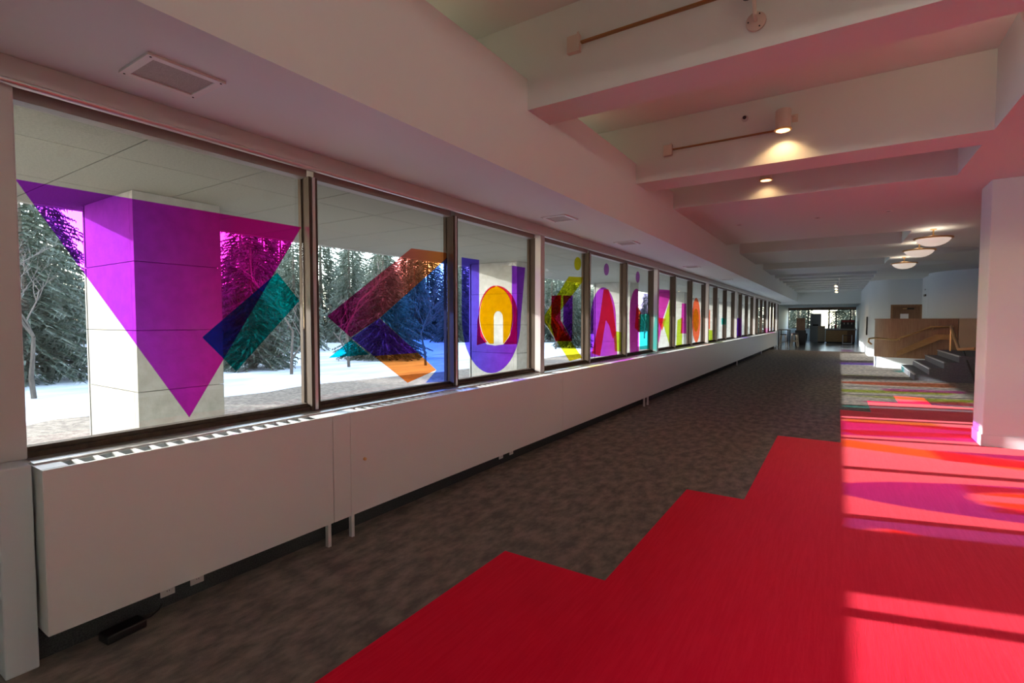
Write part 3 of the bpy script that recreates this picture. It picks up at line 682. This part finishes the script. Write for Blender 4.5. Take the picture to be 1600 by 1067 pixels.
fm('yellow', (.92,.42,.0)); fm('lemon', (.85,.72,.02)); fm('red', (.85,.02,.10)); fm('purple', (.30,.03,.62)); fm('magenta', (.80,.06,.55)); fm('coral', (.98,.17,.07)); fm('lime', (.62,.82,.05)); fm('mauve', (.55,.16,.6)); fm('aqua', (.05,.7,.68)); fm('slate', (.28,.25,.5))
film('window_film', [(23,280),(470,355),(295,652)], 'violet', 'large violet and magenta triangle film on the first window')
film('window_film', [(432,426),(467,470),(368,580),(315,527)], 'teal', 'tilted teal rectangle film overlapping the large violet triangle', 1)
film('window_film', [(510,494),(642,388),(697,395),(697,404),(592,497),(547,527)], 'hot', 'slanted magenta to orange bar film on the second window')
film('window_film', [(548,528),(592,497),(652,551),(583,556)], 'indigo', 'violet film at the crossing of the bars on the second window')
film('window_film', [(583,556),(652,551),(681,578),(636,598)], 'orange', 'lower orange bar film of the arrow on the second window')
film('window_film', [(593,496.5),(698,402),(699,596),(664,598),(681,578)], 'blue', 'large blue film at the right of the second window', 1)
film('window_film', [(513,559),(548,530),(576,554)], 'cyan', 'small cyan triangle film below the slanted bar')
U_out = [(720.5,402),(748,406)] ; 
Uo = [(720.5,402)] + [(720.7,500)] + ell(767,500,46,83,180,360,22)[1:-1] + [(813,500),(820,418),(799,415)]
Ui = [(799,500)] + [(796,525),(786,538),(773,540),(760,538),(750,525)] + [(748,500),(748,406)]
film('window_film', Uo+Ui, 'indigo', 'blue violet U-shaped film on the third window')
arch_red = [(744,539.5),(744,500)] + ell(775.5,490,31,46,178,2,24) + [(807,500),(807,537.5)]
film('window_film', [(744,539.5),(745,500)] + ell(774,493,27,47,178,90,10) + [(774,446)] + ell(774.5,495,26.5,46.5,95,238,18), 'red', 'red corner film left of the yellow oval', 1)
film('window_film', [(774,446)] + ell(774,493,34,47,88,4,12) + [(807.5,500),(807,537.5),(786,538)] + ell(774.5,495,26.5,46.5,-62,80,18), 'red', 'red corner film right of the yellow oval', 1)
yo = ell(774.5,494,26,47,-84,-84+346,47)
film('window_film', ell(774.5,494,26,47,-65,246,48) + [(770.5,537),(770.5,500)] + ell(777.5,497,7.2,11,180,0,12) + [(785,500),(785,537.5)], 'yellow', 'golden yellow oval film with door-shaped gap inside the U', 2)
film('window_film', [(888,432),(911,433),(909,441),(866,497),(909.5,559),(889,564),(847,498)], 'lemon', 'yellow chevron film on the fourth window')
film('window_film', ell(902,412,5.5,10.5,n=24), 'lemon', 'small yellow dot film at the top of the fourth window')
film('window_film', [(861,462),(876,461),(875,500),(894,533),(867,533),(860,508)], 'red', 'red band film on the fourth window', 1)
film('window_film', [(879,461.5),(894,461.5),(893,532),(879,505)], 'purple', 'dark purple strip film on the fourth window', 2)
film('window_film', [(922,558)] + [(922.5,500)] + ell(942,500,20,51,178,2,22) + [(962,502),(964,555)], 'orchid', 'tall purple arch film on the fifth window')
film('window_film', [(942.5,452),(950,452),(957,478),(962,520),(957,530),(951,508),(946,500),(937,556),(924,552),(936,500)], 'coral', 'orange red A-shaped film over the purple arch', 1)
film('window_film', [(958,517),(970,519),(970,549),(960,549)], 'lime', 'small lime film at the foot of the fifth window', 1)
film('window_film', ell(947,421,4,9.5,n=24), 'mauve', 'small mauve dot film at the top of the fifth window')
film('window_film', ell(996,433,3.2,9,n=24), 'mauve', 'small mauve dot film at the top of the sixth window')
film('window_film', [(984,552),(983,500)] + ell(994,496,11,45,178,75,14) + [(998,552)], 'magenta', 'magenta half arch film on the sixth window')
film('window_film', [(999,458),(1013,459),(1013,491),(999,491)], 'slate', 'slate violet square film on the sixth window')
film('window_film', [(999,491),(1014,491),(1014,545),(999,546)], 'aqua', 'aqua rectangle film at the lower right of the sixth window')
film('window_film', [(994,478),(1001,488),(999,520),(991,512)], 'coral', 'orange crescent film on the sixth window', 1)
film('window_film', [(1026,452),(1046,453),(1046,466),(1036,496),(1029,535),(1026,535)], 'magenta', 'magenta K-shaped film on the seventh window')
film('window_film', [(1026,496),(1040,498),(1034,517)], 'coral', 'orange triangle film on the seventh window', 1)
film('window_film', [(1046,470),(1046,540),(1035,505)], 'lime', 'yellow green triangle film on the seventh window', 1)
film('window_film', [(1065,474),(1072,474),(1072,521),(1063,521)], 'magenta', 'crimson strip film on the eighth window')
film('window_film', [(1058,500),(1066,496),(1065,540),(1056,541)], 'lime', 'yellow green strip film on the eighth window', 1)
film('window_film', ell(1087.5,500,6.5,35,n=28), 'coral', 'orange oval ring film on the ninth window')
film('window_film', ell(1087,500,4.6,18,n=24), 'lime', 'yellow green oval film inside the orange oval', 1)
film('window_film', [(1104,515),(1113,516),(1113,532),(1104,533)], 'lime', 'lime rectangle film at the foot of the tenth window')
film('window_film', [(1105,484),(1109,484),(1109,514),(1105,514)], 'coral', 'narrow orange strip film on the tenth window', 1)
film('window_film', [(1148,497),(1155.5,497),(1155.5,528),(1148,529)], 'indigo', 'violet rectangle film on a far window', 1)
film('window_film', [(1127,497),(1133,497),(1133,507),(1127,507)], 'aqua', 'small aqua film on the twelfth window')  # teal sun glow on the mullion, put in as coloured film
film('window_film', [(1193.5,512),(1200,512),(1200,520),(1193.5,520)], 'magenta', 'tiny magenta film near the far end of the windows')
